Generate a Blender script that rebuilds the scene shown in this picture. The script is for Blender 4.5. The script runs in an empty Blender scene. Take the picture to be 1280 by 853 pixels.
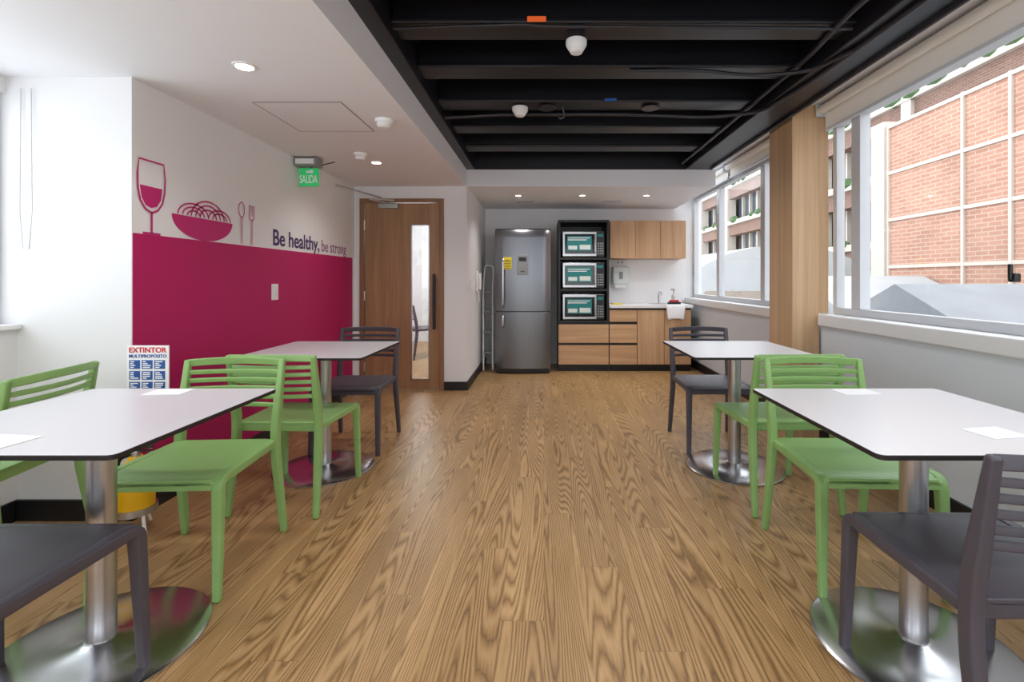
import bpy, bmesh, math, random
from mathutils import Vector, Matrix
random.seed(4)
scene = bpy.context.scene
COL = scene.collection

# ------------------------------------------------------------------ materials
def new_mat(name):
    m = bpy.data.materials.new(name); m.use_nodes = True
    nt = m.node_tree
    return m, nt, nt.nodes['Principled BSDF']
def N(nt, t, **kw):
    n = nt.nodes.new(t)
    for k, v in kw.items(): setattr(n, k, v)
    return n
def srgb(h):
    h = h.lstrip('#'); c = [int(h[i:i+2], 16)/255 for i in (0, 2, 4)]
    return tuple([(x/12.92 if x <= .04045 else ((x+.055)/1.055)**2.4) for x in c]+[1])
def mth(nt, op, a, b=None, c=None):
    n = N(nt, 'ShaderNodeMath', operation=op)
    for i, v in enumerate((a, b, c)):
        if v is None: continue
        if isinstance(v, (int, float)): n.inputs[i].default_value = v
        else: nt.links.new(v, n.inputs[i])
    return n.outputs[0]
def plain(name, col, rough=.5, metal=0, var=.04, scale=8, bump=0, emis=0, stretch=(1, 1, 1), coat=0):
    m, nt, b = new_mat(name)
    c = srgb(col) if isinstance(col, str) else col
    tc = N(nt, 'ShaderNodeTexCoord'); mp = N(nt, 'ShaderNodeMapping'); mp.inputs['Scale'].default_value = stretch
    nt.links.new(tc.outputs['Object'], mp.inputs[0])
    nz = N(nt, 'ShaderNodeTexNoise'); nz.inputs['Scale'].default_value = scale; nz.inputs['Detail'].default_value = 3
    nt.links.new(mp.outputs[0], nz.inputs['Vector'])
    mx = N(nt, 'ShaderNodeMix', data_type='RGBA')
    mx.inputs[6].default_value = tuple([x*(1-var) for x in c[:3]]+[1])
    mx.inputs[7].default_value = tuple([min(1, x*(1+var)) for x in c[:3]]+[1])
    nt.links.new(nz.outputs['Fac'], mx.inputs[0]); nt.links.new(mx.outputs[2], b.inputs['Base Color'])
    b.inputs['Roughness'].default_value = rough; b.inputs['Metallic'].default_value = metal
    b.inputs['Coat Weight'].default_value = coat
    if bump:
        bp = N(nt, 'ShaderNodeBump'); bp.inputs['Strength'].default_value = bump; bp.inputs['Distance'].default_value = .002
        nt.links.new(nz.outputs['Fac'], bp.inputs['Height']); nt.links.new(bp.outputs[0], b.inputs['Normal'])
    if emis:
        b.inputs['Emission Color'].default_value = c; b.inputs['Emission Strength'].default_value = emis
    return m
def wood(name, c1, c2, sc=(14, 14, .9), rough=.45):
    m, nt, b = new_mat(name)
    tc = N(nt, 'ShaderNodeTexCoord'); mp = N(nt, 'ShaderNodeMapping'); mp.inputs['Scale'].default_value = sc
    nt.links.new(tc.outputs['Object'], mp.inputs[0])
    nz = N(nt, 'ShaderNodeTexNoise'); nz.inputs['Scale'].default_value = 1; nz.inputs['Detail'].default_value = 6; nz.inputs['Roughness'].default_value = .65
    nz.inputs['Distortion'].default_value = .4
    nt.links.new(mp.outputs[0], nz.inputs['Vector'])
    mp2 = N(nt, 'ShaderNodeMapping'); mp2.inputs['Scale'].default_value = tuple(s*9 if s > 3 else s*2.5 for s in sc)
    nt.links.new(tc.outputs['Object'], mp2.inputs[0])
    n2 = N(nt, 'ShaderNodeTexNoise'); n2.inputs['Scale'].default_value = 1; n2.inputs['Detail'].default_value = 2
    nt.links.new(mp2.outputs[0], n2.inputs['Vector'])
    s = mth(nt, 'ADD', mth(nt, 'MULTIPLY', nz.outputs['Fac'], .75), mth(nt, 'MULTIPLY', n2.outputs['Fac'], .25))
    cr = N(nt, 'ShaderNodeValToRGB'); cr.color_ramp.elements[0].position = .36; cr.color_ramp.elements[1].position = .64
    cr.color_ramp.elements[0].color = srgb(c1); cr.color_ramp.elements[1].color = srgb(c2)
    nt.links.new(s, cr.inputs[0]); nt.links.new(cr.outputs[0], b.inputs['Base Color'])
    b.inputs['Roughness'].default_value = rough
    return m
def floor_mat():
    m, nt, b = new_mat('floor_vinyl_wood')
    tc = N(nt, 'ShaderNodeTexCoord'); sp = N(nt, 'ShaderNodeSeparateXYZ'); nt.links.new(tc.outputs['Object'], sp.inputs[0])
    X, Y = sp.outputs[0], sp.outputs[1]
    u = mth(nt, 'DIVIDE', X, .15); row = mth(nt, 'FLOOR', u); fu = mth(nt, 'SUBTRACT', u, row)
    v = mth(nt, 'ADD', mth(nt, 'DIVIDE', Y, 1.2), mth(nt, 'MULTIPLY', row, .371)); col = mth(nt, 'FLOOR', v); fv = mth(nt, 'SUBTRACT', v, col)
    cb = N(nt, 'ShaderNodeCombineXYZ'); nt.links.new(row, cb.inputs[0]); nt.links.new(col, cb.inputs[1])
    wn = N(nt, 'ShaderNodeTexWhiteNoise', noise_dimensions='3D'); nt.links.new(cb.outputs[0], wn.inputs['Vector'])
    rnd = wn.outputs['Value']
    def noise(fx, fy, det, rx=0, rz=0, rough=.5):
        c = N(nt, 'ShaderNodeCombineXYZ')
        nt.links.new(mth(nt, 'ADD', mth(nt, 'MULTIPLY', X, fx), mth(nt, 'MULTIPLY', rnd, rx)), c.inputs[0])
        nt.links.new(mth(nt, 'MULTIPLY', Y, fy), c.inputs[1]); nt.links.new(mth(nt, 'MULTIPLY', rnd, rz), c.inputs[2])
        n = N(nt, 'ShaderNodeTexNoise'); n.inputs['Scale'].default_value = 1; n.inputs['Detail'].default_value = det; n.inputs['Roughness'].default_value = rough
        nt.links.new(c.outputs[0], n.inputs['Vector']); return n.outputs['Fac']
    n1 = noise(8.5, .50, .3, 60, 37, .3)
    n2 = noise(60, 10, 3)
    n5 = noise(9, 1.1, 2, 11, 5)
    val = mth(nt, 'ADD', mth(nt, 'MULTIPLY', n1, 190), mth(nt, 'MULTIPLY', n2, 3.2))
    ring = mth(nt, 'MULTIPLY_ADD', mth(nt, 'SINE', val), .5, .5)
    ring = mth(nt, 'POWER', ring, .42)
    n3 = noise(240, 6, 3)
    f = mth(nt, 'ADD', mth(nt, 'ADD', mth(nt, 'MULTIPLY', ring, .36), mth(nt, 'MULTIPLY', n3, .34)), mth(nt, 'MULTIPLY', n5, .30))
    cr = N(nt, 'ShaderNodeValToRGB'); e = cr.color_ramp.elements
    e[0].position = .22; e[0].color = srgb('#674a2c'); e[1].position = .82; e[1].color = srgb('#c9a475')
    k = e.new(.54); k.color = srgb('#a07c51')
    nt.links.new(f, cr.inputs[0])
    br = mth(nt, 'MULTIPLY_ADD', rnd, .14, .93)
    seam = mth(nt, 'MULTIPLY', mth(nt, 'GREATER_THAN', fu, .010), mth(nt, 'GREATER_THAN', fv, .002))
    br2 = mth(nt, 'MULTIPLY', br, mth(nt, 'MULTIPLY_ADD', seam, .22, .78))
    vm = N(nt, 'ShaderNodeVectorMath', operation='SCALE'); nt.links.new(cr.outputs[0], vm.inputs[0]); nt.links.new(br2, vm.inputs['Scale'])
    nt.links.new(vm.outputs[0], b.inputs['Base Color'])
    nt.links.new(mth(nt, 'MULTIPLY_ADD', n3, .12, .32), b.inputs['Roughness'])
    bp = N(nt, 'ShaderNodeBump'); bp.inputs['Strength'].default_value = .12; bp.inputs['Distance'].default_value = .001
    nt.links.new(f, bp.inputs['Height']); nt.links.new(bp.outputs[0], b.inputs['Normal'])
    return m
def brick_mat(name, c1, c2, mortar, scale=1.0):
    m, nt, b = new_mat(name)
    tc = N(nt, 'ShaderNodeTexCoord'); sp = N(nt, 'ShaderNodeSeparateXYZ'); nt.links.new(tc.outputs['Object'], sp.inputs[0])
    cb = N(nt, 'ShaderNodeCombineXYZ'); nt.links.new(mth(nt, 'ADD', sp.outputs[1], sp.outputs[0]), cb.inputs[0]); nt.links.new(sp.outputs[2], cb.inputs[1])
    bt = N(nt, 'ShaderNodeTexBrick'); bt.inputs['Scale'].default_value = scale
    bt.inputs['Color1'].default_value = srgb(c1); bt.inputs['Color2'].default_value = srgb(c2); bt.inputs['Mortar'].default_value = srgb(mortar)
    bt.inputs['Brick Width'].default_value = .26; bt.inputs['Row Height'].default_value = .085; bt.inputs['Mortar Size'].default_value = .01
    nt.links.new(cb.outputs[0], bt.inputs['Vector'])
    nz = N(nt, 'ShaderNodeTexNoise'); nz.inputs['Scale'].default_value = 1.3; nz.inputs['Detail'].default_value = 5; nt.links.new(tc.outputs['Object'], nz.inputs['Vector'])
    vm = N(nt, 'ShaderNodeVectorMath', operation='SCALE'); nt.links.new(bt.outputs['Color'], vm.inputs[0]); nt.links.new(mth(nt, 'MULTIPLY_ADD', nz.outputs['Fac'], .5, .75), vm.inputs['Scale'])
    nt.links.new(vm.outputs[0], b.inputs['Base Color'])
    b.inputs['Roughness'].default_value = .9
    return m
def glass_mat(name, tint=(1, 1, 1, 1), refl=.06):
    m = bpy.data.materials.new(name); m.use_nodes = True; nt = m.node_tree; nt.nodes.clear()
    o = N(nt, 'ShaderNodeOutputMaterial'); t = N(nt, 'ShaderNodeBsdfTransparent'); g = N(nt, 'ShaderNodeBsdfGlossy')
    t.inputs[0].default_value = tint; g.inputs['Roughness'].default_value = .02
    mx = N(nt, 'ShaderNodeMixShader'); mx.inputs[0].default_value = refl
    nt.links.new(t.outputs[0], mx.inputs[1]); nt.links.new(g.outputs[0], mx.inputs[2]); nt.links.new(mx.outputs[0], o.inputs[0])
    return m
M = {}
M['white'] = plain('wall_paint_white', '#e9e9eb', .6, var=.012, scale=3)
M['ceil'] = plain('ceiling_paint_white', '#ededf1', .7, var=.01, scale=3)
M['right'] = plain('parapet_paint_grey_white', '#dbe1e9', .55, var=.012, scale=3)
M['mag'] = plain('magenta_paint', '#b8025f', .5, var=.03, scale=3)
M['magart'] = plain('magenta_vinyl', '#c11f70', .5, var=.02)
M['purple'] = plain('dark_purple_vinyl', '#3f2a66', .5, var=.02)
M['lilac'] = plain('mauve_vinyl', '#95548a', .5, var=.02)
M['floor'] = floor_mat()
M['black'] = plain('black_ceiling_paint', '#17151c', .40, var=.15, scale=6, bump=.3)
M['pipe'] = plain('black_conduit', '#26242b', .35, var=.1)
M['blk'] = plain('black_laminate', '#141416', .4, var=.1)
M['base'] = plain('baseboard_black', '#16171b', .45, var=.1)
M['door'] = wood('door_wood', '#8f6a4b', '#ab835f', (16, 16, .8))
M['doorf'] = wood('door_frame_wood', '#7d5a3e', '#966d4f', (16, 16, .8))
M['cab'] = wood('cabinet_oak', '#bb926b', '#d8b088', (13, 13, .8))
M['cabh'] = wood('cabinet_oak_horizontal', '#b68d67', '#d2a980', (.9, 13, 22))
M['colw'] = wood('column_wood', '#bc9771', '#d8b48d', (22, 22, .5))
M['steel'] = plain('brushed_steel', '#c4c5c8', .30, 1, var=.10, scale=5, stretch=(1, 1, 40))
M['fridge'] = plain('fridge_steel', '#7e7f84', .30, .95, var=.06, scale=4, stretch=(30, 30, 1))
M['chrome'] = plain('polished_steel', '#d2d2d6', .24, 1, var=.04, scale=6)
M['alu'] = plain('aluminium_frame', '#d0d3d8', .4, .0, var=.02)
M['green'] = plain('green_plastic', '#8ab26c', .42, var=.03, scale=30, bump=.08)
M['dark'] = plain('dark_grey_plastic', '#4b4750', .45, var=.05, scale=30, bump=.08)
M['top'] = plain('table_laminate_white', '#d6d6dc', .30, var=.01)
M['edge'] = plain('table_edge_black', '#1b1a1c', .5)
M['plas'] = plain('white_plastic', '#eeeef0', .4, var=.01)
M['grey'] = plain('grey_plastic', '#8c8d90', .45)
M['yel'] = plain('yellow_enamel', '#f0b810', .35, var=.03)
M['ylab'] = plain('yellow_label', '#e8d02c', .5)
M['red'] = plain('red_print', '#d0202c', .5)
M['blue'] = plain('blue_print', '#2b5aa5', .5)
M['teal'] = plain('teal_print', '#1d7f80', .5)
M['lbl'] = plain('pale_label', '#dfe7e4', .5)
M['salida'] = plain('exit_sign_green', '#28b868', .4, emis=.3)
M['blind'] = plain('roller_blind_fabric', '#f0ece4', .8, var=.02)
M['led'] = plain('lamp_lens', '#fff6ea', .4, emis=6)
M['ledd'] = plain('dim_lamp_lens', '#d8dde2', .3, emis=.6)
M['mwglass'] = plain('microwave_glass', '#101416', .12)
M['orange'] = plain('orange_tape', '#e5622a', .5, emis=.3)  # tag glows faintly: emission added to its colour
M['glass'] = glass_mat('window_glass')
M['dglass'] = glass_mat('door_glass', (.93, .95, .95, 1), .1)
M['brick'] = brick_mat('brick_panels', '#b58874', '#a97b68', '#bea292')
M['brick2'] = brick_mat('office_brick', '#7f5f53', '#715247', '#8b7a70')
M['conc'] = plain('painted_concrete', '#c4b9ae', .8, var=.08, scale=2)
M['roof'] = plain('roof_sheet', '#8b8e93', .7, var=.2, scale=3)
M['roofd'] = plain('roof_tiles_brown', '#75685c', .8, var=.2, scale=8)
M['roofw'] = plain('white_roof', '#adafb1', .7, var=.12, scale=2)
M['offg'] = plain('office_glazing', '#414e57', .15, var=.4, scale=.6)
M['leaf'] = plain('planter_foliage', '#44623a', .8, var=.4, scale=6)
M['street'] = plain('asphalt', '#6b6b68', .9)
M['paper'] = plain('paper', '#f8f8fa', .7, var=.01)
M['soap'] = plain('soap_pink', '#d9d2d0', .2)

# ------------------------------------------------------------------ helpers
def link(ob, parent=None):
    COL.objects.link(ob)
    if parent is not None:
        ob.parent = parent
    return ob
def empty(name, loc=(0, 0, 0), rot=0):
    e = bpy.data.objects.new(name, None); e.empty_display_size = .1; e.location = loc; e.rotation_euler = (0, 0, rot)
    COL.objects.link(e); return e
def obj_bm(name, bm, mats, parent=None, smooth=False, bevel=0, seg=2, loc=None):
    bmesh.ops.recalc_face_normals(bm, faces=bm.faces)
    me = bpy.data.meshes.new(name); bm.to_mesh(me); bm.free()
    for m in (mats if isinstance(mats, (list, tuple)) else [mats]): me.materials.append(m)
    if smooth:
        for p in me.polygons: p.use_smooth = True
    ob = bpy.data.objects.new(name, me); link(ob, parent)
    if parent is not None and parent.get('glob'): ob.location = -Vector(parent.location)
    if loc: ob.location = Vector(loc)
    if bevel:
        md = ob.modifiers.new('b', 'BEVEL'); md.width = bevel; md.segments = seg; md.limit_method = 'ANGLE'; md.angle_limit = math.radians(35)
        md.harden_normals = False
        for p in me.polygons: p.use_smooth = True
        try:
            me.set_sharp_from_angle(angle=math.radians(40))
        except Exception: pass
        wn = ob.modifiers.new('w', 'WEIGHTED_NORMAL'); wn.keep_sharp = False
    return ob
def G(name, loc):
    e = empty(name, loc); e['glob'] = 1; return e
def add_box(bm, x0, x1, y0, y1, z0, z1, mi=0):
    vs = [bm.verts.new(p) for p in ((x0, y0, z0), (x1, y0, z0), (x1, y1, z0), (x0, y1, z0), (x0, y0, z1), (x1, y0, z1), (x1, y1, z1), (x0, y1, z1))]
    for f in ((0, 3, 2, 1), (4, 5, 6, 7), (0, 1, 5, 4), (1, 2, 6, 5), (2, 3, 7, 6), (3, 0, 4, 7)):
        fc = bm.faces.new([vs[i] for i in f]); fc.material_index = mi
def box(name, x0, x1, y0, y1, z0, z1, mat, parent=None, bevel=0):
    bm = bmesh.new(); add_box(bm, x0, x1, y0, y1, z0, z1)
    return obj_bm(name, bm, mat, parent, bevel=bevel)
def boxes(name, lst, mat, parent=None, bevel=0):
    bm = bmesh.new()
    for b in lst: add_box(bm, *b)
    return obj_bm(name, bm, mat, parent, bevel=bevel)
def lathe(name, prof, mat, parent=None, center=(0, 0, 0), seg=48, axis='Z', smooth=True):
    bm = bmesh.new(); rings = []
    for r, z in prof:
        ring = []
        for i in range(seg):
            a = 2*math.pi*i/seg
            p = Vector((r*math.cos(a), r*math.sin(a), z))
            if axis == 'Y': p = Vector((p.x, p.z, p.y))
            if axis == 'X': p = Vector((p.z, p.x, p.y))
            ring.append(bm.verts.new(p+Vector(center)))
        rings.append(ring)
    for a, b in zip(rings, rings[1:]):
        for i in range(seg):
            bm.faces.new((a[i], a[(i+1) % seg], b[(i+1) % seg], b[i]))
    for rg in (rings[0], rings[-1]):
        try: bm.faces.new(rg)
        except Exception: pass
    ob = obj_bm(name, bm, mat, parent)
    if smooth:
        for p in ob.data.polygons: p.use_smooth = True
        ob.data.set_sharp_from_angle(angle=math.radians(35))
    return ob
def sweep(bm, pts, side, w, h, ws=None, hs=None):
    """rect section: w along side, h along normal"""
    side = Vector(side).normalized(); n = len(pts); rings = []
    for i, p in enumerate(pts):
        p = Vector(p)
        if i == 0: t = Vector(pts[1])-p
        elif i == n-1: t = p-Vector(pts[i-1])
        else: t = (Vector(pts[i+1])-p).normalized()+(p-Vector(pts[i-1])).normalized()
        t.normalize()
        sd = (side-t*side.dot(t)).normalized(); nn = t.cross(sd)
        ww = (ws[i] if ws else w)/2; hh = (hs[i] if hs else h)/2
        rings.append([bm.verts.new(p+sd*a*ww+nn*b*hh) for a, b in ((-1, -1), (1, -1), (1, 1), (-1, 1))])
    for a, b in zip(rings, rings[1:]):
        for i in range(4): bm.faces.new((a[i], a[(i+1) % 4], b[(i+1) % 4], b[i]))
    bm.faces.new(rings[0][::-1]); bm.faces.new(rings[-1])
def fillet(pts, r, k=5):
    out = [Vector(pts[0])]
    for i in range(1, len(pts)-1):
        p = Vector(pts[i]); a = (Vector(pts[i-1])-p); b = (Vector(pts[i+1])-p)
        rr = min(r, a.length*.45, b.length*.45); A = p+a.normalized()*rr; B = p+b.normalized()*rr
        for j in range(k+1):
            t = j/k; out.append(A*(1-t)**2+p*2*t*(1-t)+B*t*t)
    out.append(Vector(pts[-1])); return out
def tube(name, pts, r, mat, parent=None, cyc=False, res=6):
    cu = bpy.data.curves.new(name, 'CURVE'); cu.dimensions = '3D'; cu.bevel_depth = r; cu.bevel_resolution = res; cu.use_fill_caps = True
    s = cu.splines.new('POLY'); s.points.add(len(pts)-1)
    for i, p in enumerate(pts): s.points[i].co = (*p, 1)
    s.use_cyclic_u = cyc
    cu.materials.append(mat)
    ob = bpy.data.objects.new(name, cu); link(ob, parent)
    if parent is not None and parent.get('glob'): ob.location = -Vector(parent.location)
    return ob
def text(name, body, pos, rot, height, width, mat, parent=None, bold=0, extrude=.0008, caps='H'):
    cu = bpy.data.curves.new(name, 'FONT'); cu.body = body; cu.size = 1; cu.extrude = 0; cu.offset = bold
    cu.materials.append(mat)
    ob = bpy.data.objects.new(name, cu); COL.objects.link(ob)
    bpy.context.view_layer.update()
    d = ob.dimensions
    s = height/.70   # cap height of default font ~0.70
    ob.scale = (width/d.x, s, 1)
    cu.extrude = extrude
    ob.rotation_euler = rot; ob.location = pos
    if parent is not None:
        ob.parent = parent
        if parent.get('glob'): ob.location = Vector(pos)-Vector(parent.location)
    return ob
R_CAM = (math.pi/2, 0, 0); R_LW = (math.pi/2, 0, math.pi/2)
H = 1.17

# ------------------------------------------------------------------ room shell
YB = -1.8; YD = 5.09; YK = 6.7
box('floor', -2.9, 2.2, YB-.1, 9.2, -.1, 0, M['floor'])
box('wall_left', -2.75, -2.01, 2.34, 5.2, 0, 2.16, M['white'])
boxes('wall_left_window', [(-2.85, -2.57, YB, 2.34, 0, .93), (-2.85, -2.62, YB, 2.34, 2.08, 2.16), (-2.85, -2.62, YB, -1.0, .93, 2.08)], M['white'])
box('sill_left', -2.85, -2.54, YB, 2.338, .93, .955, M['plas'], bevel=.005)
w = G('window_1', (-2.68, .7, 1.5))
fr = [(-2.72, -2.65, -1.0, 2.335, .957, 1.0), (-2.72, -2.65, -1.0, 2.335, 2.04, 2.078)]
for y in (-1.0, .15, 1.25, 2.29): fr.append((-2.72, -2.65, y, y+.045, 1.0, 2.04))
boxes('frame', fr, M['alu'], w, .004); box('pane', -2.69, -2.685, -.98, 2.3, 1.0, 2.04, M['glass'], w)
# door wall
boxes('wall_door', [(-2.01, -1.95, YD, 5.2, 0, 2.16), (-1.06, -.94, YD, 5.2, 0, 2.16), (-1.95, -1.06, YD, 5.2, 2.03, 2.16)], M['white'])
box('wall_partition', -.94, -.82, YD, YK, 0, 2.16, M['white'])
box('wall_back', -.94, 2.2, YK, YK+.12, 0, 2.43, M['white'])
# right wall
boxes('wall_right', [(2.0, 2.2, YB, YK, 0, .84), (2.05, 2.2, YB, YK, 2.31, 2.43)], M['right'])
boxes('sill_right', [(1.965, 2.2, YB, 3.457, .84, .925), (1.965, 2.2, 3.813, YK, .84, .925)], M['plas'], bevel=.012)
box('trim_soffit_right', 1.79, 2.2, YB, YK, 2.43, 2.50, M['ceil'])
# behind camera
boxes('wall_rear', [(-2.85, 2.2, YB-.1, YB, 0, .9), (-2.85, -2.2, YB-.1, YB, .9, 2.2), (1.6, 2.2, YB-.1, YB, .9, 2.95), (-2.2, 1.6, YB-.1, YB, 2.1, 2.95)], M['white'])
# ceilings
box('ceiling_left', -2.85, -.90, YB, 5.2, 2.16, 2.20, M['ceil'])
box('trim_fascia_left', -.90, -.82, YB, YD+.11, 2.16, 2.34, M['ceil'])
box('trim_fascia_far', -.82, 1.82, YD, YD+.06, 2.16, 2.34, M['ceil'])
box('ceiling_kitchen', -.82, 1.82, YD+.06, YK, 2.16, 2.20, M['ceil'])
box('ceiling', -.9, 2.2, YB, YD+.4, 2.85, 2.9, M['black'])
box('wall_ceiling_void', -.82, 1.79, YD, YD+.06, 2.34, 2.85, M['black'])
box('ceiling_girder', -.90, -.735, YB, YD, 2.34, 2.85, M['black'], bevel=.008)
box('ceiling_girder', 1.50, 1.79, YB, YD, 2.34, 2.85, M['black'], bevel=.008)
BB = 2.40
for y in (-1.3, -.75, -.2, .35, .9, 1.4, 1.9, 2.38, 2.86, 3.40, 3.95, 4.52):
    boxes('ceiling_beam', [(-.735, 1.50, y-.06, y+.06, BB+.03, 2.85), (-.735, 1.50, y-.085, y+.085, BB, BB+.03)], M['black'], bevel=.008)
# paint, baseboards
box('wall_paint_panel', -2.01, -2.007, 2.345, 5.03, .0, 1.40, M['mag'])
box('baseboard_left', -2.007, -1.992, 2.34, YD, 0, .09, M['base'])
box('baseboard_return', -2.57, -1.992, 2.325, 2.34, 0, .10, M['base'])
box('baseboard_left_window', -2.57, -2.555, YB, 2.32, 0, .1, M['base'])
box('baseboard_door', -1.058, -.805, YD-.015, YD, 0, .09, M['base'])
box('baseboard_partition', -.82, -.805, YD, YK, 0, .09, M['base'])
box('baseboard_right', 1.985, 2.0, YB, YK, 0, .10, M['base'])
# wooden column
c = G('wood_column', (1.9, 3.63, 0))
boxes('cladding', [(1.79, 1.984, 3.46, 3.81, 0, 2.43), (1.984, 2.05, 3.46, 3.81, .93, 2.43)], M['colw'], c)
# right windows
def window_r(name, y0, y1, mull):
    w = G(name, (2.1, (y0+y1)/2, 1.6))
    f = [(2.08, 2.14, y0, y1, .925, .975), (2.08, 2.14, y0, y1, 2.26, 2.31), (2.08, 2.14, y0, y0+.045, .975, 2.26), (2.08, 2.14, y1-.045, y1, .975, 2.26)]
    for m in mull: f.append((2.07, 2.14, m-.045, m+.045, .975, 2.26))
    boxes('frame', f, M['alu'], w, .004); box('pane', 2.105, 2.11, y0+.04, y1-.04, .97, 2.27, M['glass'], w); return w
w2 = window_r('window_2', -1.7, 3.458, (-.6, 1.0, 3.19))
box('latch', 2.05, 2.08, 2.09, 2.125, 1.16, 1.20, M['blk'], w2, .006)
box('latch_arm', 2.04, 2.055, 2.10, 2.115, 1.17, 1.24, M['blk'], w2, .004)
window_r('window_3', 3.815, 6.69, (4.55, 5.72))
def blind(y0, y1, zb):
    b = G('roller_blind', (2.0, (y0+y1)/2, 2.38))
    lathe('roller', [(.03, 0), (.03, y1-y0)], M['blind'], b, (1.985, y0, 2.385), 20, 'Y')
    box('fabric', 2.012, 2.016, y0+.01, y1-.01, zb, 2.39, M['blind'], b)
    box('bottom_bar', 2.004, 2.024, y0+.01, y1-.01, zb-.022, zb, M['alu'], b, .004)
    boxes('bracket', [(1.95, 2.03, y0-.008, y0, 2.34, 2.43), (1.95, 2.03, y1, y1+.008, 2.34, 2.43)], M['alu'], b)
blind(-1.6, 1.60, 2.25); blind(1.63, 3.44, 2.25); blind(3.84, 5.2, 2.29); blind(5.24, 6.66, 2.29)

# door leading out
d = G('door_1', (-1.5, 5.1, 0))
boxes('frame', [(-1.95, -1.905, YD-.02, 5.2, 0, 2.03), (-1.105, -1.06, YD-.02, 5.2, 0, 2.03), (-1.905, -1.105, YD-.02, 5.2, 1.99, 2.03)], M['doorf'], d, .003)
gx0, gx1, gz0, gz1 = -1.41, -1.215, .11, 1.755
boxes('leaf', [(-1.90, gx0, 5.10, 5.145, .008, 1.985), (gx1, -1.11, 5.10, 5.145, .008, 1.985), (gx0, gx1, 5.10, 5.145, .008, gz0), (gx0, gx1, 5.10, 5.145, gz1, 1.985)], M['door'], d)
boxes('glazing_bead', [(gx0, gx0+.012, 5.092, 5.10, gz0, gz1), (gx1-.012, gx1, 5.092, 5.10, gz0, gz1), (gx0, gx1, 5.092, 5.10, gz0, gz0+.012), (gx0, gx1, 5.092, 5.10, gz1-.012, gz1)], M['steel'], d)
box('glass_strip', gx0, gx1, 5.12, 5.124, gz0, gz1, M['dglass'], d)
tube('pull_handle', [(-1.155, 5.04, .65), (-1.155, 5.04, 1.23)], .016, M['blk'], d)
for z in (.72, 1.16): tube('handle_post', [(-1.155, 5.04, z), (-1.155, 5.1, z)], .009, M['blk'], d)
box('lock_plate', -1.175, -1.135, 5.094, 5.10, .93, 1.02, M['steel'], d)
box('closer_body', -1.75, -1.54, 5.055, 5.10, 1.925, 1.975, M['steel'], d, .006)
tube('closer_arm', fillet([(-1.66, 5.07, 1.98), (-1.80, 4.93, 2.0), (-1.58, 5.05, 2.005)], .02), .008, M['steel'], d)
for z in (.25, 1.0, 1.75): tube('hinge', [(-1.903, 5.085, z-.05), (-1.903, 5.085, z+.05)], .01, M['steel'], d)
tube('door_stay_rod', [(-2.0, 4.62, 2.085), (-1.72, 5.07, 2.04)], .008, M['steel'])
# corridor beyond the door
boxes('wall_corridor', [(-2.9, -2.75, 5.2, 9.2, 0, 2.4), (-.98, -.94, 5.2, YK, 0, 2.4), (-.94, -.82, YK+.12, 9.2, 0, 2.4), (-2.9, -.82, 9.1, 9.2, 0, 2.4)], M['white'])
box('ceiling_corridor', -2.9, -.82, 5.2, 9.2, 2.4, 2.45, M['ceil'])

# ------------------------------------------------------------------ wall art (left wall)
art = G('wall_mural', (-2.0, 3.4, 1.5)); AX = -2.0055
def art_poly(name, pts, mat):
    bm = bmesh.new(); a = [bm.verts.new((AX, y, z)) for y, z in pts]; bb = [bm.verts.new((-2.0095, y, z)) for y, z in pts]
    bm.faces.new(a); n = len(pts)
    for i in range(n): bm.faces.new((a[i], a[(i+1) % n], bb[(i+1) % n], bb[i]))
    return obj_bm(name, bm, mat, art)
def stroke(name, pts, wd, mat, closed=False):
    bm = bmesh.new(); n = len(pts); L = []
    for i in range(n):
        p = Vector(pts[i]); q0 = Vector(pts[(i-1) % n]) if (closed or i > 0) else p; q1 = Vector(pts[(i+1) % n]) if (closed or i < n-1) else p
        t = (q1-q0).normalized(); nn = Vector((-t.y, t.x))*wd/2
        L.append((bm.verts.new((AX, p.x+nn.x, p.y+nn.y)), bm.verts.new((AX, p.x-nn.x, p.y-nn.y))))
    rng = range(n) if closed else range(n-1)
    for i in rng:
        a, b = L[i], L[(i+1) % n]; bm.faces.new((a[0], b[0], b[1], a[1]))
    return obj_bm(name, bm, mat, art)
gc = 2.455
gpt = [(-.078, 1.775), (-.086, 1.70), (-.084, 1.63), (-.07, 1.57), (-.04, 1.53), (-.008, 1.515)]
out = [(gc+a, b) for a, b in gpt]+[(gc-a, b) for a, b in gpt[::-1]]
stroke('glass_outline', out, .010, M['magart'], True)
art_poly('glass_wine', [(gc+a, b) for a, b in [(-.068, 1.645), (-.058, 1.585), (-.033, 1.548), (0, 1.538), (.033, 1.548), (.058, 1.585), (.068, 1.645)]], M['magart'])
stroke('glass_stem', [(gc, 1.52), (gc, 1.408)], .012, M['magart']); stroke('glass_foot', [(gc-.055, 1.406), (gc+.055, 1.406)], .012, M['magart'])
bc = 2.84
art_poly('bowl', [(bc-.25, 1.53), (bc+.25, 1.53)]+[(bc+.25*math.cos(a), 1.53-.13*math.sin(a)) for a in [math.pi*i/24 for i in range(1, 24)]], M['magart'])
for i, (dx, r, hh) in enumerate([(-.09, .12, .07), (-.09, .085, .05), (-.09, .05, .03), (.03, .14, .10), (.03, .105, .075), (.03, .07, .05), (.13, .10, .06), (.13, .065, .04)]):
    stroke('noodle_%d' % i, [(bc+dx-r*math.cos(math.pi*k/16), 1.535+hh*math.sin(math.pi*k/16)) for k in range(17)], .009, M['magart'])
sc_ = 3.185
stroke('spoon_bowl', [(sc_+.03*math.cos(a), 1.635+.05*math.sin(a)) for a in [2*math.pi*i/24 for i in range(24)]], .006, M['magart'], True)
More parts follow.
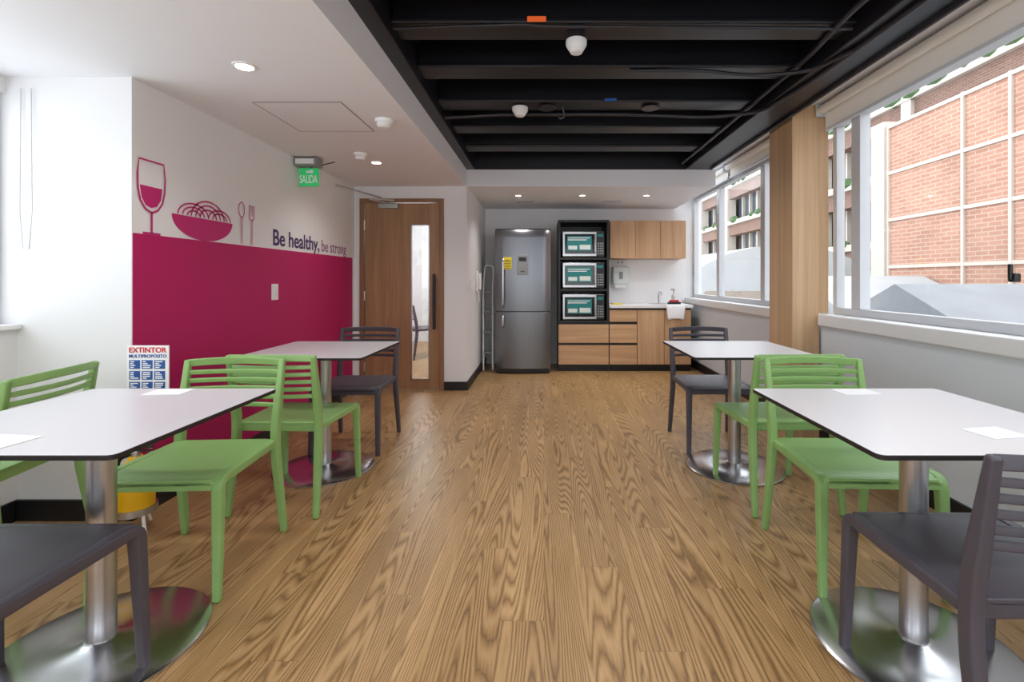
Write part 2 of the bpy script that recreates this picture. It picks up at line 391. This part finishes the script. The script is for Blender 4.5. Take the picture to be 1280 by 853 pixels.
stroke('spoon_handle', [(sc_-.008, 1.59), (sc_-.008, 1.41)], .0045, M['magart']); stroke('spoon_handle2', [(sc_+.008, 1.59), (sc_+.008, 1.41)], .0045, M['magart'])
fc = 3.295
for dx in (-.027, -.009, .009, .027): stroke('fork_tine', [(fc+dx, 1.68), (fc+dx, 1.61)], .0055, M['magart'])
stroke('fork_neck', [(fc-.027, 1.612), (fc-.02, 1.585), (fc, 1.575), (fc+.02, 1.585), (fc+.027, 1.612)], .007, M['magart'])
stroke('fork_handle', [(fc-.007, 1.575), (fc-.007, 1.41)], .0045, M['magart']); stroke('fork_handle2', [(fc+.007, 1.575), (fc+.007, 1.41)], .0045, M['magart'])
text('words_be_healthy', 'Be healthy,', (-2.0085, 3.55, 1.43), R_LW, .118, .73, M['purple'], art, bold=.016)
text('words_be_strong', 'be strong', (-2.0085, 4.33, 1.428), R_LW, .105, .53, M['lilac'], art, bold=.003)
s = G('light_switch', (-2.0, 3.57, 1.08)); box('plate', -2.007, -1.997, 3.53, 3.61, 1.02, 1.14, M['plas'], s, .003); box('rocker', -1.998, -1.992, 3.552, 3.588, 1.05, 1.11, M['plas'], s, .002)
tube('blind_cord', [(-2.54, 2.33, 2.1), (-2.545, 2.33, 1.5), (-2.53, 2.33, 1.32), (-2.50, 2.33, 1.32), (-2.485, 2.33, 1.5), (-2.49, 2.33, 2.1)], .0025, M['alu'])

# exit sign + emergency light
s = G('exit_sign', (-1.9, 3.9, 2.0))
box('lamp_housing', -2.005, -1.82, 3.84, 3.96, 2.085, 2.155, M['grey'], s, .01)
box('lamp_lens', -1.99, -1.84, 3.834, 3.84, 2.10, 2.14, M['plas'], s, .003)
box('sign_plate', -1.985, -1.83, 3.89, 3.905, 1.93, 2.075, M['salida'], s)
text('word_salida', 'SALIDA', (-1.98, 3.888, 1.955), R_CAM, .065, .143, M['paper'], s, bold=.01)
boxes('running_figure', [(-1.925, -1.905, 3.886, 3.89, 2.035, 2.055), (-1.90, -1.87, 3.886, 3.89, 2.035, 2.062)], M['paper'], s)
tube('wire', [(-1.90, 3.9, 2.08), (-1.72, 3.95, 2.14)], .004, M['blk'], s)

# ------------------------------------------------------------------ ceiling fixtures
LC = (1, .975, .95)
def downlight(x, y, z, p=12, r=.05):
    g = G('recessed_downlight', (x, y, z))
    lathe('trim_ring', [(r*.72, -.001), (r*.78, -.007), (r, -.006), (r*1.02, 0)], M['plas'], g, (x, y, z), 32)
    lathe('lens', [(r*.72, -.0045), (.001, -.0045)], M['led'], g, (x, y, z), 24)
    L = bpy.data.lights.new('lamp', 'SPOT'); L.energy = p; L.spot_size = math.radians(140); L.spot_blend = 1; L.shadow_soft_size = .08; L.color = LC
    o = bpy.data.objects.new('lamp', L); link(o, g); o.location = (0, 0, -.02)
for x, y in ((-1.385, 2.22), (-1.41, 4.04), (-1.385, .4), (-1.385, -1.1)): downlight(x, y, 2.16, 22)  # last pair is out of view, added as fill light
for x, y in ((-.3, 5.62), (.45, 5.62), (1.2, 5.62)): downlight(x, y, 2.16, 24, .04)
def smoke(x, y, z, r=.055):
    g = G('smoke_detector', (x, y, z))
    lathe('base', [(r, 0), (r, -.012), (r*.92, -.02)], M['plas'], g, (x, y, z), 32)
    lathe('chamber', [(r*.75, -.018), (r*.8, -.035), (r*.6, -.05), (r*.2, -.054)], M['plas'], g, (x, y, z), 32)
smoke(-.99, 2.97, 2.16); smoke(-1.44, 3.76, 2.16, .05)
def smoke_drop(x, y, zt, zb, r):
    g = G('smoke_detector', (x, y, zt))
    lathe('conduit_box', [(r*.9, 0), (r*.9, zb-zt+.05), (r*.7, zb-zt+.045)], M['pipe'], g, (x, y, zt), 32)
    lathe('head', [(r, zb-zt+.05), (r, zb-zt+.03), (r*.85, zb-zt+.015), (r*.55, zb-zt-.01), (r*.2, zb-zt-.015)], M['plas'], g, (x, y, zt), 32)
smoke_drop(.16, 2.38, BB, 2.305, .052); smoke_drop(-.17, 3.40, BB, 2.34, .056)
a = G('access_panel', (-1.38, 2.93, 2.16))
box('panel', -1.617, -1.133, 2.673, 3.187, 2.1575, 2.16, M['ceil'], a)
boxes('shadow_gap', [(-1.623, -1.127, 2.667, 2.673, 2.157, 2.16), (-1.623, -1.127, 3.187, 3.193, 2.157, 2.16), (-1.623, -1.617, 2.673, 3.187, 2.157, 2.16), (-1.133, -1.127, 2.673, 3.187, 2.157, 2.16)], M['grey'], a)
def can(x, y):
    g = G('recessed_downlight', (x, y, BB))
    lathe('housing', [(.05, 0), (.062, -.012), (.058, -.018), (.045, -.018)], M['pipe'], g, (x, y, BB), 32)
    lathe('lens', [(.045, -.013), (.001, -.013)], M['ledd'], g, (x, y, BB), 24)
    L = bpy.data.lights.new('lamp', 'SPOT'); L.energy = 34; L.spot_size = math.radians(150); L.spot_blend = 1; L.shadow_soft_size = .1; L.color = LC
    o = bpy.data.objects.new('lamp', L); link(o, g); o.location = (0, 0, -.04)
can(.02, 3.40); can(.75, 3.40); can(.02, .9); can(.75, .9); can(.02, -.75); can(.75, -.75)  # first pair in view; the rest are unseen, added to brighten the room
box('orange_tag', -.08, .01, 2.292, 2.296, 2.405, 2.43, M['orange'])
box('blue_tag', .42, .50, 3.312, 3.316, 2.405, 2.425, M['blue'])
def pipe(pts, r=.011): tube('ceiling_conduit', fillet(pts, .12, 6), r, M['pipe'])
pipe([(-.73, 2.32, 2.385), (-.4, 2.30, 2.385), (-.1, 2.31, 2.40), (.0, 2.30, 2.385), (1.49, 2.32, 2.385)], .009)
pipe([(-.73, 3.52, 2.36), (-.3, 3.54, 2.39), (.6, 3.52, 2.385), (1.2, 3.54, 2.37), (1.50, 3.3, 2.325), (1.56, 2.8, 2.325), (1.60, 0, 2.325)], .013)
pipe([(.5, 2.80, 2.39), (.9, 2.78, 2.385), (1.2, 2.80, 2.36), (1.49, 2.7, 2.34), (1.56, 2.4, 2.325)], .011)
pipe([(.13, 3.40, 2.40), (.15, 3.42, 2.33), (.11, 3.44, 2.32), (.10, 3.42, 2.36)], .006)
pipe([(1.38, YB, 2.385), (1.39, 2.2, 2.385), (1.44, 2.6, 2.385), (1.44, 5.0, 2.385)], .014)
pipe([(1.74, YB, 2.325), (1.74, 5.0, 2.325)], .012)
boxes('kitchen_ceiling_vent', [(-.35, -.13, 5.98, 6.12, 2.155, 2.16), (.75, .97, 5.98, 6.12, 2.155, 2.16)], M['alu'])
for x, y in ((-1.7, -.6),):  # glowing panel behind the camera, added as fill light
    g = G('unseen_fill_panel', (x, y, 2.15)); box('frame', x-.31, x+.31, y-.31, y+.31, 2.145, 2.16, M['plas'], g); box('glow_surface', x-.28, x+.28, y-.28, y+.28, 2.141, 2.145, M['led'], g)

# ------------------------------------------------------------------ furniture: chair
def chair_meshes():
    out = []
    bm = bmesh.new()
    for sx in (-1, 1):
        fp = fillet([(sx*.222, -.235, 0), (sx*.215, -.215, .435), (sx*.205, .19, .432)], .035, 5)
        n = len(fp); ws = [.028]+[.038]*(n-2)+[.034]; hs = [.026]+[.036]*(n-2)+[.034]
        sweep(bm, fp, (1, 0, 0), 0, 0, ws, hs)
        rp = fillet([(sx*.222, .262, 0), (sx*.208, .200, .44), (sx*.212, .268, .80)], .12, 6)
        n = len(rp); ws = [.028]+[.034]*(n-2)+[.026]; hs = [.026]+[.042]*(n-2)+[.024]
        sweep(bm, rp, (1, 0, 0), 0, 0, ws, hs)
    out.append(('frame', bm, .007))
    bm = bmesh.new(); nx, ny = 12, 12; T = {}
    for i in range(nx+1):
        for j in range(ny+1):
            u = i/nx*2-1; v = j/ny
            x = u*.212*(1 - .02*v); y = -.232+v*.43
            z = .452-.012*(1-u*u)*math.sin(math.pi*min(1, v*1.05)) - (.016*(1-v/.12)**2 if v < .12 else 0)
            if abs(u) > .9: z -= .004
            T[i, j] = (bm.verts.new((x, y, z)), bm.verts.new((x, y, z-.018)))
    for i in range(nx):
        for j in range(ny):
            a, b, c, d = T[i, j], T[i+1, j], T[i+1, j+1], T[i, j+1]
            bm.faces.new((a[0], b[0], c[0], d[0])); bm.faces.new((a[1], d[1], c[1], b[1]))
    for i in range(nx):
        bm.faces.new((T[i, 0][0], T[i, 0][1], T[i+1, 0][1], T[i+1, 0][0])); bm.faces.new((T[i, ny][0], T[i+1, ny][0], T[i+1, ny][1], T[i, ny][1]))
    for j in range(ny):
        bm.faces.new((T[0, j][0], T[0, j+1][0], T[0, j+1][1], T[0, j][1])); bm.faces.new((T[nx, j][0], T[nx, j][1], T[nx, j+1][1], T[nx, j+1][0]))
    sweep(bm, [(-.2, -.222, .422), (.2, -.222, .422)], (0, 1, 0), .02, .04)
    sweep(bm, [(-.2, .185, .425), (.2, .185, .425)], (0, 1, 0), .026, .04)
    out.append(('seat', bm, .004))
    bm = bmesh.new()
    def ypost(z): return .200+(z-.44)/.36*.068
    zs = [(.785, .034), (.742, .021), (.705, .021), (.668, .021), (.631, .021), (.594, .021)]
    for z, hh in zs:
        pts = []
        for k in range(15):
            u = k/14*2-1
            bow = .032*(1-u*u)
            pts.append((u*.212, ypost(z)+bow, z + (.006*(1-u*u) if hh > .03 else 0)))
        sweep(bm, pts, (0, -.19, .98), hh, .013)
    out.append(('back_slats', bm, .004))
    return out
_ch = {}
def chair(x, y, rot, mk):
    e = empty('dining_chair', (x, y, 0), rot)
    if mk not in _ch:
        lst = []
        for nm, bm, bv in chair_meshes():
            lst.append(obj_bm(nm, bm, M[mk], e, bevel=bv))
        _ch[mk] = lst
    else:
        for o in _ch[mk]:
            c = o.copy(); COL.objects.link(c); c.parent = e
    return e
PI = math.pi
chair(-1.42, 1.965, math.radians(3), 'green')
chair(-1.33, 2.62, PI+math.radians(-2), 'green')
chair(-1.33, 3.42, math.radians(1), 'dark')
chair(-1.42, 1.205, PI, 'dark')
chair(1.25, 1.985, math.radians(-2), 'green')
chair(1.25, 2.63, PI+math.radians(2), 'green')
chair(1.19, 3.44, math.radians(0), 'dark')
chair(1.165, 1.275, PI+math.radians(-1), 'dark')
chair(-2.27, 1.93, math.radians(-81), 'green')
chair(-1.83, 7.3, math.radians(130), 'dark')

# ------------------------------------------------------------------ tables
def table(x, y, rot=0):
    e = empty('cafe_table', (x, y, 0), rot)
    bm = bmesh.new(); hw = .36; r = .02; pts = []
    for cx, cy, a0 in ((1, 1, 0), (-1, 1, 90), (-1, -1, 180), (1, -1, 270)):
        for k in range(5):
            a = math.radians(a0+k*22.5); pts.append((cx*(hw-r)+r*math.cos(a), cy*(hw-r)+r*math.sin(a)))
    t = [bm.verts.new((a, b, .742)) for a, b in pts]; t2 = [bm.verts.new((a*1.004, b*1.004, .7405)) for a, b in pts]; bt = [bm.verts.new((a*1.002, b*1.002, .729)) for a, b in pts]
    f = bm.faces.new(t); f.material_index = 0
    n = len(pts)
    for i in range(n):
        q = bm.faces.new((t[i], t2[i], t2[(i+1) % n], t[(i+1) % n])); q.material_index = 1
        q = bm.faces.new((t2[i], bt[i], bt[(i+1) % n], t2[(i+1) % n])); q.material_index = 1
    q = bm.faces.new(bt[::-1]); q.material_index = 1
    obj_bm('top', bm, [M['top'], M['edge']], e)
    boxes('mount_plate', [(-.2, .2, -.03, .03, .715, .7285), (-.03, .03, -.2, .2, .715, .7285)], M['steel'], e, .003)
    lathe('pole', [(.038, .02), (.038, .718)], M['steel'], e)
    lathe('base', [(.285, 0), (.29, .004), (.29, .008), (.28, .013), (.15, .02), (.06, .026), (.048, .032), (.04, .034)], M['chrome'], e, seg=72)
    return e
table(-1.41, 1.53); table(-1.36, 2.98); table(1.178, 1.53); table(1.19, 3.0)
def card(x, y, rot, w=.14, h=.09):
    e = empty('paper_card', (x, y, .7425), math.radians(rot))
    bm = bmesh.new(); add_box(bm, -w/2, w/2, -h/2, h/2, 0, .0012); obj_bm('sheet', bm, M['paper'], e)
card(-1.43, 1.83, 5); card(-1.45, 1.27, -8, .16, .1); card(1.19, 1.83, 3); card(1.26, 1.34, 10, .12, .09)

# ------------------------------------------------------------------ extinguisher with sign stand
e = G('fire_extinguisher_stand', (-1.92, 2.24, 0)); ex, ey = -1.90, 2.235
lathe('cylinder', [(.001, .075), (.05, .078), (.072, .10), (.072, .14), (.072, .27), (.06, .31), (.03, .335), (.026, .35)], M['yel'], e, (ex, ey, 0), 40)
lathe('valve', [(.018, .345), (.018, .37), (.012, .378)], M['steel'], e, (ex, ey, 0), 20)
boxes('lever', [(ex-.01, ex+.07, ey-.01, ey+.01, .372, .38), (ex-.01, ex+.08, ey-.01, ey+.01, .39, .398)], M['blk'], e, .003)
tube('hose', fillet([(ex, ey, .36), (ex-.085, ey, .34), (ex-.088, ey, .2), (ex-.082, ey, .15)], .04), .009, M['blk'], e)
lathe('ring', [(.076, .09), (.082, .09), (.082, .12), (.076, .12)], M['steel'], e, (ex, ey, 0), 40)
for dx, dy in ((.07, -.04), (-.07, -.04), (0, .07)):
    tube('foot', fillet([(ex+dx*.9, ey+dy*.9, .11), (ex+dx, ey+dy, .05), (ex+dx*1.2, ey+dy*1.2, .012)], .03), .007, M['plas'], e)
tube('sign_post', [(ex, ey+.082, .1), (ex, ey+.082, .7)], .007, M['steel'], e)
sx0, sx1 = -2.0, -1.80; sy = ey+.066
box('sign_board', sx0, sx1, sy, sy+.006, .60, .855, M['paper'], e)
text('word_extintor', 'EXTINTOR', (sx0+.01, sy-.001, .822), R_CAM, .024, .18, M['red'], e, bold=.02)
text('word_multiproposito', 'MULTIPROPÓSITO', (sx0+.01, sy-.001, .797), R_CAM, .015, .18, M['blue'], e, bold=.015)
lst = []; lst2 = []
for r in range(3):
    for c_ in range(3):
        x0 = sx0+.012+c_*.06; z1 = .785-r*.052
        lst.append((x0, x0+.052, sy-.001, sy, z1-.042, z1))
        for q in range(4):
            wq = random.uniform(.012, .04); lst2.append((x0+.006, x0+.006+wq, sy-.002, sy-.001, z1-.010-q*.009, z1-.005-q*.009))
boxes('pictogram_tiles', lst, M['blue'], e); boxes('pictogram_marks', lst2, M['paper'], e)
box('sign_footer', sx0+.01, sx1-.01, sy-.001, sy, .605, .625, M['red'], e)

# ------------------------------------------------------------------ fridge
f = G('refrigerator', (-.265, 6.3, 0)); fx0, fx1 = -.61, .085; fy = 5.97
box('cabinet_body', fx0+.005, fx1-.005, fy+.06, 6.62, .03, 1.77, M['grey'], f, .01)
def fdoor(name, z0, z1, tilt=0):
    bm = bmesh.new(); n = 14; rows = []
    zz = [z0, z1] if not tilt else [z0, z1-.12, z1-.05, z1-.015, z1]
    dy = [0, 0] if not tilt else [0, 0, .006, .02, .045]
    for z, o in zip(zz, dy):
        ring = []
        for k in range(n+1):
            u = k/n*2-1; yy = fy - .035*(1-u*u) + (.02*max(0, abs(u)-.9)/.1) + o
            ring.append(bm.verts.new((fx0+(fx1-fx0)*k/n, yy, z)))
        ring.append(bm.verts.new((fx1, fy+.058, z))); ring.append(bm.verts.new((fx0, fy+.058, z)))
        rows.append(ring)
    for a, b in zip(rows, rows[1:]):
        for i in range(len(a)): bm.faces.new((a[i], a[(i+1) % len(a)], b[(i+1) % len(a)], b[i]))
    bm.faces.new(rows[0][::-1]); bm.faces.new(rows[-1])
    return obj_bm(name, bm, M['fridge'], f, bevel=.006)
fdoor('door_lower', .065, .770); fdoor('door_upper', .782, 1.81, 1)
box('gasket', fx0+.01, fx1-.01, fy, fy+.06, .766, .786, M['blk'], f)
box('plinth', fx0+.02, fx1-.02, fy+.02, 6.6, .01, .065, M['blk'], f)
for z0, z1 in ((.83, 1.45), (.58, .74)):
    tube('handle', fillet([(-.505, fy-.01, z0), (-.505, fy-.06, z0+.03), (-.505, fy-.06, z1-.03), (-.505, fy-.01, z1)], .03), .013, M['chrome'], f)
box('energy_label', -.50, -.40, fy-.04, fy-.022, 1.30, 1.45, M['ylab'], f)
boxes('label_lines', [(-.49, -.41, fy-.0415, fy-.04, 1.31+.02*i, 1.316+.02*i) for i in range(6)], M['blk'], f)
box('control_panel', -.335, -.195, fy-.043, fy-.03, 1.23, 1.48, M['grey'], f, .004)
boxes('control_marks', [(-.31, -.22, fy-.0445, fy-.043, 1.40, 1.45), (-.29, -.24, fy-.0445, fy-.043, 1.27, 1.28)], M['blk'], f)

# folded stepladder between wall and fridge
l = G('folded_stepladder', (-.71, 6.2, 0))
for x in (-.785, -.665):
    tube('rail', fillet([(x+.01, 6.15, .01), (x-.005, 6.25, 1.05), (x+.01, 6.28, 1.3)], .1), .012, M['plas'], l)
tube('top_bow', fillet([(-.775, 6.28, 1.28), (-.77, 6.29, 1.36), (-.675, 6.29, 1.36), (-.66, 6.28, 1.28)], .04), .012, M['plas'], l)
for i in range(4): box('tread', -.78, -.67, 6.16+.02*i, 6.21+.02*i, .22+.26*i, .25+.26*i, M['grey'], l, .004)
t = G('wall_telephone', (-.8, 5.8, 1.15))
box('cradle', -.818, -.785, 5.74, 5.84, 1.03, 1.27, M['plas'], t, .008); box('handset', -.785, -.755, 5.76, 5.81, 1.05, 1.25, M['plas'], t, .01)
tube('cord', fillet([(-.79, 5.79, 1.04), (-.78, 5.80, .85), (-.79, 5.83, 1.03)], .1), .004, M['plas'], t)
box('wall_switch', -.819, -.812, 5.35, 5.42, 1.05, 1.16, M['plas'], bevel=.003)

# ------------------------------------------------------------------ kitchen
ky = 6.12; x0, x1 = .18, .83
k = G('appliance_shelf_tower', (.5, 6.4, 0))
boxes('shelving', [(x0, x0+.03, ky, 6.69, .62, 1.935), (x1-.03, x1, ky, 6.69, .62, 1.935), (x0+.03, x1-.03, ky, 6.69, 1.905, 1.935), (x0+.03, x1-.03, ky+.01, 6.69, 1.425, 1.455),
      (x0+.03, x1-.03, ky+.01, 6.69, 1.025, 1.055), (x0+.03, x1-.03, ky, 6.69, .62, .65), (x0+.03, x1-.03, 6.66, 6.69, .65, 1.905)], M['blk'], k, .002)
box('carcass', x0, x1, ky+.02, 6.69, .085, .615, M['blk'], k); box('plinth', x0, x1, ky+.05, 6.69, 0, .085, M['blk'], k)
boxes('drawer_fronts', [(.185, .825, ky, ky+.019, .09, .335), (.185, .825, ky, ky+.019, .365, .60)], M['cabh'], k, .002)
k = G('kitchen_base_cabinet', (1.3, 6.4, 0))
box('carcass', .832, 1.88, ky+.02, 6.69, .085, .81, M['blk'], k)
box('plinth', .832, 1.88, ky+.05, 6.69, 0, .085, M['blk'], k)
a, b = .837, 1.185
boxes('drawer_fronts', [(a, b, ky, ky+.019, .09, .335), (a, b, ky, ky+.019, .365, .60), (a, b, ky, ky+.019, .635, .785)], M['cabh'], k, .002)
boxes('door_fronts', [(1.192, 1.53, ky, ky+.019, .09, .785), (1.536, 1.875, ky, ky+.019, .09, .785)], M['cab'], k, .002)
box('countertop', .835, 1.90, ky-.02, 6.695, .81, .85, M['plas'], k, .004)
boxes('sink_basin', [(1.42, 1.82, 6.24, 6.58, .8505, .853)], M['steel'], k)
tube('faucet', fillet([(1.58, 6.62, .85), (1.58, 6.62, 1.0), (1.58, 6.46, 1.0), (1.58, 6.46, .96)], .05), .012, M['chrome'], k)
box('trim_splashback', .835, 1.98, 6.685, 6.697, .85, 1.45, M['plas'])
u = G('upper_cabinet', (1.37, 6.5, 1.7)); uy = 6.35
box('carcass', .875, 1.88, uy+.02, 6.695, 1.455, 1.955, M['cab'], u)
boxes('doors', [(.875+i*.335, .875+i*.335+.331, uy, uy+.019, 1.455, 1.955) for i in range(3)], M['cab'], u, .002)
for z in (.65, 1.055, 1.455):
    m = G('microwave_oven', (.5, 6.3, z)); a, b = .235, .775; t0 = z+.012; t1 = z+.335; my = ky+.01
    box('case', a, b, my+.012, 6.55, t0, t1, M['steel'], m, .006)
    box('door_frame', a+.004, b-.11, my, my+.012, t0+.005, t1-.005, M['steel'], m, .004)
    box('door_glass', a+.03, b-.13, my-.003, my, t0+.035, t1-.035, M['mwglass'], m)
    box('control_panel', b-.105, b-.004, my, my+.012, t0+.005, t1-.005, M['blk'], m, .003)
    boxes('keys', [(b-.092+.028*i, b-.072+.028*i, my-.003, my, t0+.03+.032*j, t0+.05+.032*j) for i in range(3) for j in range(5)], M['grey'], m)
    box('display', b-.092, b-.018, my-.003, my, t1-.07, t1-.035, M['teal'], m)
    tube('handle', fillet([(b-.125, my, t0+.04), (b-.125, my-.03, t0+.05), (b-.125, my-.03, t1-.05), (b-.125, my, t1-.04)], .02), .007, M['chrome'], m)
    box('notice_sticker', a+.06, b-.165, my-.005, my-.003, t0+.075, t1-.06, M['teal'], m)
    boxes('notice_lines', [(a+.07, b-.19, my-.006, my-.005, t1-.09, t1-.08), (a+.07, b-.23, my-.006, my-.005, t1-.115, t1-.105)], M['paper'], m)
    boxes('notice_picture', [(a+.22, b-.18, my-.006, my-.005, t0+.09, t0+.15), (a+.075, a+.19, my-.006, my-.005, t0+.09, t0+.14)], M['lbl'], m)
    boxes('feet', [(a+.02, a+.05, my+.05, my+.08, z, t0), (b-.05, b-.02, my+.05, my+.08, z, t0), (a+.02, a+.05, 6.48, 6.51, z, t0), (b-.05, b-.02, 6.48, 6.51, z, t0)], M['blk'], m)
p = G('paper_towel_dispenser', (1.05, 6.62, 1.25))
box('body', .94, 1.17, 6.58, 6.684, 1.10, 1.36, M['lbl'], p, .03); box('paper', .98, 1.13, 6.60, 6.62, 1.06, 1.11, M['paper'], p); box('window', 1.03, 1.08, 6.575, 6.58, 1.18, 1.28, M['grey'], p)
o = G('wall_outlet', (1.05, 6.68, 1.42)); box('plate', 1.0, 1.12, 6.676, 6.685, 1.385, 1.44, M['plas'], o, .003); boxes('sockets', [(1.02, 1.045, 6.674, 6.676, 1.40, 1.425), (1.075, 1.10, 6.674, 6.676, 1.40, 1.425)], M['grey'], o)
s = G('soap_bottle', (1.74, 6.4, .85)); lathe('bottle', [(.001, .001), (.028, .002), (.032, .02), (.032, .11), (.014, .135), (.012, .15)], M['soap'], s, (1.72, 6.36, .853), 24)
tube('pump', fillet([(1.72, 6.36, 1.0), (1.72, 6.36, 1.045), (1.68, 6.36, 1.04)], .01), .006, M['blk'], s)
s = G('sponge_holder', (1.65, 6.2, .85)); box('tray', 1.60, 1.76, 6.17, 6.23, .8505, .885, M['blk'], s, .005); box('sponge', 1.62, 1.74, 6.18, 6.22, .885, .91, M['red'], s, .006)
s = G('cleaning_cloth', (.95, 6.2, .85)); box('folded_cloth', .88, 1.02, 6.18, 6.28, .851, .866, M['ylab'], s, .005)
tw = G('dish_towel', (1.68, 6.1, .8)); bm = bmesh.new(); G_ = {}
path = [(6.16, .8545), (6.12, .8545), (6.096, .8545), (6.090, .845), (6.087, .80), (6.090, .74), (6.086, .69), (6.090, .655)]
nx = 14
for i in range(nx+1):
    for j, (yy, zz) in enumerate(path):
        u_ = i/nx; x = 1.53+.28*u_ + .02*j*(.5-u_)*.6
        wv = .006*math.sin(u_*17+j*.4)*(j > 3)
        G_[i, j] = bm.verts.new((x, yy+wv-(.006 if j > 3 else 0), zz+(.02*math.sin(u_*3) if j == len(path)-1 else 0)))
for i in range(nx):
    for j in range(len(path)-1): bm.faces.new((G_[i, j], G_[i+1, j], G_[i+1, j+1], G_[i, j+1]))
ob = obj_bm('cloth', bm, M['paper'], tw, smooth=True); md = ob.modifiers.new('s', 'SOLIDIFY'); md.thickness = .003; md.offset = 0

# ------------------------------------------------------------------ outside
box('ground_outside', 2.6, 90, -30, 90, -6.1, -6, M['street'])
b = G('brick_facade_building', (9, 5, 0))
box('brick_wall', 8, 12, -8, 11.16, -6, 4.75, M['brick'], b)
fr = []
for z in (.39, 1.47, 2.55, 3.63, 4.70): fr.append((7.96, 8.0, -8, 11.2, z-.035, z+.035))
for y in (11.12, 9.14, 8.2, 6.2, 5.2, 3.2, 1.2, -1): fr.append((7.955, 8.0, y-.03, y+.03, -6, 4.75))
fr.append((7.9, 12, 11.16, 11.6, -6, 4.85))
boxes('concrete_grid', fr, M['conc'], b)
b = G('office_building', (16, 30, 0))
box('core', 14.6, 24, 12, 60, -6, 8.6, M['offg'], b)
sl = []; wb = []; wm = []
for i in range(5):
    z = -5+i*2.75+1.2
    sl.append((13.9, 14.6, 12, 60, z, z+.9)); wb.append((13.7, 13.9, 12, 60, z+.75, z+1.05))
for j in range(40): wm.append((14.4, 14.6, 12+j*1.2, 12.14+j*1.2, -6, 8.6))
for j in range(8): wb.append((13.75, 14.6, 12+j*6.0, 12.5+j*6.0, -6, 8.9))
boxes('brick_balconies', sl, M['brick2'], b); boxes('balcony_rails', wb, M['conc'], b); boxes('mullions', wm, M['conc'], b)
bm = bmesh.new()
for i in range(5):
    z = -5+i*2.75+2.2
    for j in range(46):
        if random.random() < .55:
            mt = Matrix.Translation((13.75+random.random()*.1, 12.6+j*1.0+random.random()*.5, z+random.random()*.15)) @ Matrix.Diagonal((.25, .3+random.random()*.4, .18+random.random()*.22, 1))
            bmesh.ops.create_icosphere(bm, subdivisions=1, radius=1, matrix=mt)
obj_bm('planter_foliage', bm, M['leaf'], b)
b = G('low_roofs', (5, 5, 0))
def gable(nm, x0, x1, y0, y1, z0, z1, mat):
    bm = bmesh.new(); xm = (x0+x1)/2; ym = (y0+y1)/2
    v = [bm.verts.new(p) for p in ((x0, y0, z0), (x1, y0, z0), (x1, y1, z0), (x0, y1, z0), (x0, ym, z1), (x1, ym, z1))]
    for f_ in ((0, 1, 5, 4), (3, 4, 5, 2), (0, 4, 3), (1, 2, 5), (0, 3, 2, 1)): bm.faces.new([v[i] for i in f_])
    obj_bm(nm, bm, mat, b)
gable('roof_a', 4.2, 7.9, 4.0, 7.5, .35, 1.12, M['roof']); gable('roof_b', 5.2, 7.9, 7.5, 12.5, .3, 1.25, M['roofw']); gable('roof_c', 3.6, 7.9, .5, 4.0, .2, .95, M['roof'])
gable('roof_d', 3.2, 4.9, 8.0, 11.0, .3, .95, M['roofd'])
box('roof_slab', 2.9, 7.9, -6, 16, .0, .3, M['roofw'], b)
bm = bmesh.new(); rg = []
for k_ in range(13):
    a = math.pi*k_/12; rg.append((bm.verts.new((7.0+3.2*math.cos(a), 14, .3+1.9*math.sin(a))), bm.verts.new((7.0+3.2*math.cos(a), 26, .3+1.9*math.sin(a)))))
for a, c_ in zip(rg, rg[1:]): bm.faces.new((a[0], c_[0], c_[1], a[1]))
bm.faces.new([r[0] for r in rg]); obj_bm('vaulted_canopy', bm, M['roofw'], b, smooth=False)

# ------------------------------------------------------------------ world, camera
w = bpy.data.worlds.new('World'); scene.world = w; w.use_nodes = True
bg = w.node_tree.nodes['Background']; bg.inputs[0].default_value = (.88, .95, 1, 1); bg.inputs[1].default_value = 3.1
L = bpy.data.lights.new('corridor_fill', 'POINT'); L.energy = 60; L.shadow_soft_size = .3  # unseen light added so the space beyond the door glass looks lit
g = G('corridor_fill_globe', (-1.9, 7.0, 2.2)); lathe('globe', [(.001, -.09), (.06, -.07), (.09, 0), (.06, .07), (.02, .09)], M['led'], g, (-1.9, 7, 2.2)); tube('stem', [(-1.9, 7, 2.28), (-1.9, 7, 2.4)], .006, M['plas'], g)  # made-up globe carrying the added corridor light, out of view
o = bpy.data.objects.new('lamp', L); link(o, g); o.location = (0, 0, -.3)

cam = bpy.data.cameras.new('camera'); co = bpy.data.objects.new('camera', cam); COL.objects.link(co)
co.location = (0, 0, H); co.rotation_euler = (math.pi/2, 0, 0)
cam.lens = 600/1280*36; cam.sensor_width = 36; cam.shift_x = -40/1280; cam.shift_y = -76.5/1280; cam.clip_start = .05; cam.clip_end = 300
scene.camera = co
scene.view_settings.view_transform = 'Standard'
scene.view_settings.exposure = 0.22
